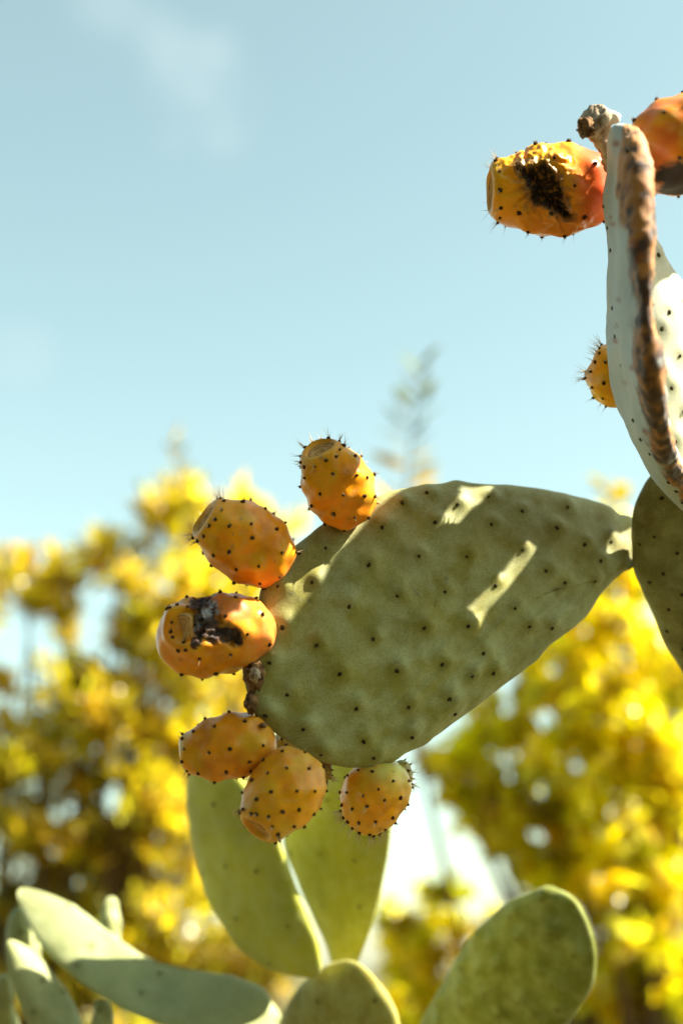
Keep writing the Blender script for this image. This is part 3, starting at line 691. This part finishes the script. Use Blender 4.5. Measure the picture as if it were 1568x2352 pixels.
make_pad(ROUND, [(1252,2041),(1310,2059),(1345,2111),(1364,2177),(1362,2243),(1350,2285),(1327,2322),(1301,2360),(1260,2430),(1210,2510),(1130,2580),(1040,2590),(970,2530),(945,2440),(967,2349),(1006,2274),(1024,2234),(1055,2182),(1099,2138),(1143,2094),(1186,2063)], 1.55, (-.70, -.08, .72), .040, mat=M_PAD_YOUNG, color=BG_GREEN*np.array((.42, .47, .25)), n_areole=34, seed=34, bump=.004)
chain_to_ground(ROUND, P(1060, 2560, 1.55), .2, .045, np.array((.2, .18, .06)), 70)
LOWC = empty('prickly_pear_cactus', (-0.30, 1.60, 0.0), 'blurred cactus with pale pads leaning low below the leafy shrub', 'cactus')
BLUE = np.array((.33, .37, .17))
make_pad(LOWC, [(36,2052),(60,2036),(100,2048),(160,2080),(224,2128),(290,2170),(350,2208),(420,2230),(500,2250),(590,2268),(618,2300),(590,2340),(520,2362),(440,2366),(360,2350),(280,2318),(210,2275),(150,2226),(95,2170),(58,2110)], 1.58, (.05, .86, .50), .022, color=BLUE, n_areole=8, seed=41)
make_pad(LOWC, [(16,2170),(40,2165),(88,2198),(140,2262),(180,2330),(210,2420),(215,2500),(180,2540),(130,2500),(95,2420),(60,2330),(30,2250)], 1.56, (.45, .45, .75), .028, color=BLUE, n_areole=6, seed=42)
make_pad(LOWC, [(26,2110),(40,2085),(62,2100),(80,2150),(90,2205),(84,2260),(60,2280),(36,2230),(24,2170)], 1.66, (.7, .2, .7), .022, color=BLUE, n_areole=10, seed=43)
make_pad(LOWC, [(14,2240),(30,2300),(50,2380),(60,2480),(40,2540),(5,2500),(-30,2400),(-20,2290)], 1.62, (.3, -.2, .9), .028, color=BLUE*.9, n_areole=10, seed=44)
make_pad(LOWC, [(238,2075),(254,2060),(270,2075),(274,2130),(268,2200),(250,2230),(236,2190),(234,2120)], 1.70, (.6, .2, .75), .02, color=BLUE, n_areole=8, seed=45)
make_pad(LOWC, [(560,2300),(600,2290),(632,2318),(640,2360),(630,2440),(590,2500),(550,2450),(540,2360)], 1.62, (.5, .3, .8), .022, color=BLUE, n_areole=8, seed=46)
make_pad(LOWC, [(222,2310),(240,2300),(252,2312),(250,2380),(235,2450),(215,2400)], 1.55, (.6, .2, .75), .02, color=BLUE, n_areole=6, seed=47)
make_pad(LOWC, [(90,2520),(200,2420),(330,2360),(480,2380),(590,2450),(560,2560),(430,2620),(250,2640),(120,2610)], 1.60, (-.1, .1, 1), .035, color=BLUE*.8, n_areole=10, seed=48)
chain_to_ground(LOWC, P(300, 2600, 1.60), .22, .05, np.array((.2, .18, .06)), 80)

# ------------------------------------------------------------------ leafy shrub and tree behind
def leaf_cloud(centers, dirs, lens, wids, cols, fold=.25, curl=.15, helio=0.0):
    """many folded leaves: 6 vertices each (stalk, two sides, tip, midrib)"""
    n = len(centers); d = dirs/np.linalg.norm(dirs, axis=1, keepdims=True)
    r = rng.normal(size=(n, 3)); s = np.cross(d, r+SUN*helio*2.0*np.sign(rng.normal(size=(n, 1))+.8)); s /= np.linalg.norm(s, axis=1, keepdims=True); u = np.cross(s, d)
    Ls = lens[:, None]; Ws = wids[:, None]
    b = centers; m1 = b+d*Ls*.35; m2 = b+d*Ls*.7-u*Ls*curl*.4; tip = b+d*Ls-u*Ls*curl
    l1 = m1+s*Ws*.5+u*Ws*fold; r1 = m1-s*Ws*.5+u*Ws*fold; l2 = m2+s*Ws*.42+u*Ws*fold*.8; r2 = m2-s*Ws*.42+u*Ws*fold*.8
    V = np.stack([b, m1, m2, tip, l1, r1, l2, r2], 1).reshape(-1, 3)
    base = np.arange(n)*8; F = []
    for q in ((0, 4, 1), (0, 1, 5), (1, 4, 6, 2), (1, 2, 7, 5), (2, 6, 3), (2, 3, 7)):
        F.append(base[:, None]+np.array(q))
    faces = [list(x) for blk in F for x in blk.tolist()]
    return V, faces, np.repeat(cols, 8, 0)
def build_tree(root, clumps, trunk_base, n_leaf, leaf_len, leaf_wid, palette, up, mat, twig_r=.0026, droop=0.0, trunk_r=.05, seed=1, depth=2.2):
    r = np.random.default_rng(seed); fork = np.asarray(trunk_base)+np.array((0, 0, .45))
    v, f = tube(spline([np.asarray(trunk_base)-np.array((0, 0, .05)), np.asarray(trunk_base)+np.array((.02, 0, .2)), fork+np.array((0, 0, .1))], 10), np.linspace(trunk_r, trunk_r*.8, 10), 10)
    mesh_obj('trunk', v, f, M_BARK, root)
    area = np.array([c[3]*c[4] for c in clumps]); share = area/area.sum()
    C = []; Dr = []; Ln = []; Wd = []; Cl = []
    for ci, (x, y, d, rx, ry) in enumerate(clumps):
        m = px2m(d); c = P(x, y, d); ax = np.array((rx*m, max(rx, ry)*m*depth, ry*m))
        lp = spline([fork, (fork+c)/2+r.normal(0, .06, 3)+np.array((0, 0, -.05)), c-np.array((0, 0, ry*m*.3)), c+np.array((0, 0, ry*m*.5))], 14)
        v, f = tube(lp, np.linspace(trunk_r*.45, .004, 14), 6); mesh_obj('limb', v, f, M_BARK, root)
        n = int(n_leaf*share[ci]); nt_ = max(4, n//14)
        tw = r.normal(size=(nt_, 3)); tw = tw/np.linalg.norm(tw, axis=1, keepdims=True)*(r.uniform(.15, 1, nt_)**.45)[:, None]*ax
        tv = []; tf = []
        for q in tw:
            s0 = c+q*.25; e0 = c+q+np.array((0, 0, up*.06)); 
            vv, ff = tube(np.array([s0, (s0+e0)/2+r.normal(0, .01, 3), e0]), np.array((twig_r, twig_r*.7, twig_r*.3)), 4); o = len(tv); tv += list(vv); tf += [tuple(i+o for i in z) for z in ff]
            k = max(1, int(n/nt_)); tpos = r.uniform(.25, 1.05, k)
            C.append(s0+(e0-s0)*tpos[:, None]+r.normal(0, .012, (k, 3)))
            outd = unit(e0-s0+1e-6); Dr.append(outd*.7+r.normal(0, .55, (k, 3))+np.array((0, 0, up-droop)))
            pc = palette[r.integers(len(palette))]; Cl.append(np.clip(np.array(pc)*(1+r.normal(0, .18, (k, 1)))*(1+r.normal(0, .06, (k, 3))), .004, .9))
            Ln.append(r.uniform(.7, 1.25, k)*leaf_len); Wd.append(r.uniform(.7, 1.2, k)*leaf_wid)
        mesh_obj('twigs', tv, tf, M_BARK, root, kind='stuff')
    V, f, c = leaf_cloud(np.vstack(C), np.vstack(Dr), np.concatenate(Ln), np.concatenate(Wd), np.vstack(Cl), helio=1.0)
    mesh_obj('crown', V, f, mat, root, c, smooth=False, kind='stuff')

LT = empty('leafy_shrub', (-1.15, 5.6, 0), 'tall olive yellow shrub with upright shoots and open gaps, left of the fruit', 'shrub')
pal_l = [(.60, .51, .03), (.48, .42, .02), (.74, .60, .10), (.34, .28, .012), (.50, .47, .05), (.58, .40, .03)]
cl_l = [(60,1340,5.2,100,60),(170,1350,5.4,70,60),(270,1300,5.2,75,75),(370,1240,5.3,70,90),(430,1180,5.2,55,85),(520,1290,5.6,90,90),(620,1260,5.8,80,70),
        (330,1420,5.0,60,100),(70,1425,5.3,85,42),(215,1585,5.0,70,50),(20,1590,5.3,45,50),(300,1480,5.2,50,70),(160,1470,5.6,34,60),(480,1230,5.4,60,90),(560,1210,5.6,60,70),(430,1400,5.1,100,110),(560,1440,5.5,110,120),(330,1560,5.2,80,90),(450,1560,5.0,100,100),(560,1600,5.5,110,110),
        (170,1620,4.9,110,75),(60,1700,5.2,100,70),(300,1700,4.9,130,100),(460,1720,5.1,110,110),(580,1760,5.4,100,120),(150,1800,5.0,150,100),(0,1820,5.2,110,110),
        (330,1860,4.9,130,110),(460,1900,5.2,100,120),(100,1960,5.0,150,110),(270,2000,5.2,150,110),(420,2060,5.0,140,120),(60,2120,5.2,160,120),(230,2180,5.0,150,120),(400,2240,5.2,160,130),(560,2260,5.3,140,120),(80,2300,5.1,170,130),(250,2360,5.0,180,120),(450,2400,5.2,200,120),
        (-160,1700,5.3,140,160),(-180,2000,5.3,140,180),(-160,2300,5.3,140,160),(-120,1400,5.5,120,120)]
build_tree(LT, cl_l, (-1.15, 5.4, 0), 19000, .085, .024, pal_l, .55, M_NEEDLE, seed=3, trunk_r=.06)
def shoot(root, pts, d, n, leaf_len, wid, pal, seed):
    r = np.random.default_rng(seed); path = spline([P(x, y, d) for x, y in pts], 30)
    v, f = tube(path, np.linspace(.006, .0015, 30), 5); mesh_obj('shoot', v, f, M_BARK, root)
    C = []; Dr = []; Cl = []
    for k in range(n):
        t = .3+.7*k/n; i = int(t*29); C.append(path[i]); a = k*2.4; Dr.append(R_*math.cos(a)*.8+F_*math.sin(a)*.8+np.array((0, 0, .75))); Cl.append(np.array(pal[k % len(pal)])*r.uniform(.8, 1.2))
    n = len(C); V, f, c = leaf_cloud(np.array(C), np.array(Dr), r.uniform(.8, 1.2, n)*leaf_len, r.uniform(.8, 1.2, n)*wid, np.array(Cl))
    mesh_obj('shoot_leaves', V, f, M_NEEDLE, root, c, smooth=False, kind='stuff')
shoot(LT, [(440,1230),(430,1120),(400,1040),(405,985)], 5.1, 12, .06, .02, [(.28, .22, .05)], 1)
shoot(LT, [(340,1260),(335,1180),(325,1110)], 5.3, 8, .05, .018, [(.26, .20, .05)], 2)
shoot(LT, [(60,1350),(65,1290),(75,1250)], 5.3, 9, .05, .018, [(.26, .20, .05)], 3)
ST = empty('slender_sapling', (0.5, 5.1, 0), 'slender sapling with a few grey-green leaves rising above the pad', 'sapling')
path = spline([(0.5, 5.1, -.03), (.5, 5.1, .8), P(915, 1500, 4.8), P(925, 1200, 4.7), P(940, 1050, 4.7), P(955, 930, 4.7), P(965, 840, 4.7)], 40)
v, f = tube(path, np.linspace(.018, .002, 40), 7); mesh_obj('trunk', v, f, M_BARK, ST)
C = []; Dr = []; Cl = []; sl_ = []
for k in range(22):
    t_ = k/21; y = 1165-t_*320; x = np.interp(y, [840, 930, 1050, 1200], [965, 955, 940, 925]); sg = 1 if k % 2 else -1
    warm = smoothstep(1000, 1080, np.array(y)); c = np.array((.13, .15, .11))*(1-warm)+np.array((.46, .30, .02))*warm
    C.append(P(x, y, 4.7)); Dr.append(R_*sg*rng.uniform(.9, 1.9)*(1-.5*t_)+U_*rng.uniform(.4, 1)+F_*rng.normal(0, .4)); Cl.append(c*rng.uniform(.8, 1.3)); sl_.append(rng.uniform(.05, .10)*(1-.3*t_))
V, f, c = leaf_cloud(np.array(C), np.array(Dr), np.array(sl_)*1.6, np.array(sl_)*.36, np.array(Cl), .15, .1)
mesh_obj('crown', V, f, M_MATTE, ST, c, smooth=False, kind='stuff')

RT = empty('yellow_leaved_tree', (1.35, 5.6, 0), 'dense tree with bright yellow leaves below the broad pad', 'tree')
pal_r = [(.84, .76, .008), (.88, .76, .012), (.74, .70, .012), (.88, .68, .012), (.56, .55, .02), (.90, .82, .08), (.45, .36, .03)]
cl_r = [(1395,1170,5.2,30,50),(1440,1330,5.2,80,90),(1330,1400,5.4,110,90),(1230,1480,5.6,110,90),(1420,1480,5.0,110,90),(1530,1560,5.0,110,110),(1280,1570,5.1,110,90),(1150,1640,5.3,100,80),(1390,1640,4.9,120,100),
        (1060,1740,5.2,90,80),(1200,1730,5.0,110,90),(1340,1770,4.9,110,100),(1480,1740,4.9,120,100),(1560,1850,5.0,100,120),(1120,1850,5.1,80,70),(1065,1795,5.1,65,65),(1085,1890,5.1,60,55),(1240,1870,4.9,110,90),(1390,1900,4.9,120,100),
        (1200,1980,5.0,90,70),(1330,2020,4.9,120,90),(1480,2000,4.9,120,110),(1010,2090,5.3,70,60),(940,2150,5.3,80,90),(1010,2230,5.2,110,100),(1160,2150,5.3,60,80),(1450,2150,4.9,130,110),(1550,2280,5.0,110,120),(1420,2300,5.0,100,90),(940,2330,5.3,120,90),(1100,2360,5.3,150,90),(1300,2400,5.2,150,90)]
build_tree(RT, cl_r, (1.2, 5.3, 0), 8200, .08, .046, pal_r, .1, M_LEAF, droop=.25, seed=5, trunk_r=.07)

# ------------------------------------------------------------------ hedge added out of view behind the camera to block sky light
def hedge_blocker():
    r = np.random.default_rng(9); n = 17000
    a = r.uniform(math.radians(160), math.radians(390), n); rad = r.uniform(2.6, 3.6, n)
    z = r.uniform(0, 1, n)*(5.6+.8*np.sin(a*5)+.5*np.sin(a*11))
    C = np.stack([rad*np.cos(a), rad*np.sin(a)*1.0, z], 1)
    C = C[~((C[:, 0] > .7) & (C[:, 1] > -2.3) & (C[:, 2] > 1.5))]; n = len(C)
    cols = np.array((.03, .034, .008))*(1+r.normal(0, .2, (n, 1)))
    V, f, c = leaf_cloud(C, r.normal(size=(n, 3))+np.array((0, 0, .3)), r.uniform(.14, .26, n), r.uniform(.07, .13, n), np.clip(cols, .01, 1))
    o = mesh_obj('hedge_blocker', V, f, M_LEAF, None, c, smooth=False, org=np.zeros(3), kind='stuff'); o['label'] = 'tall dense dark green hedge added out of view behind the camera to block sky light'; o['category'] = 'hedge_blocker'
hedge_blocker()
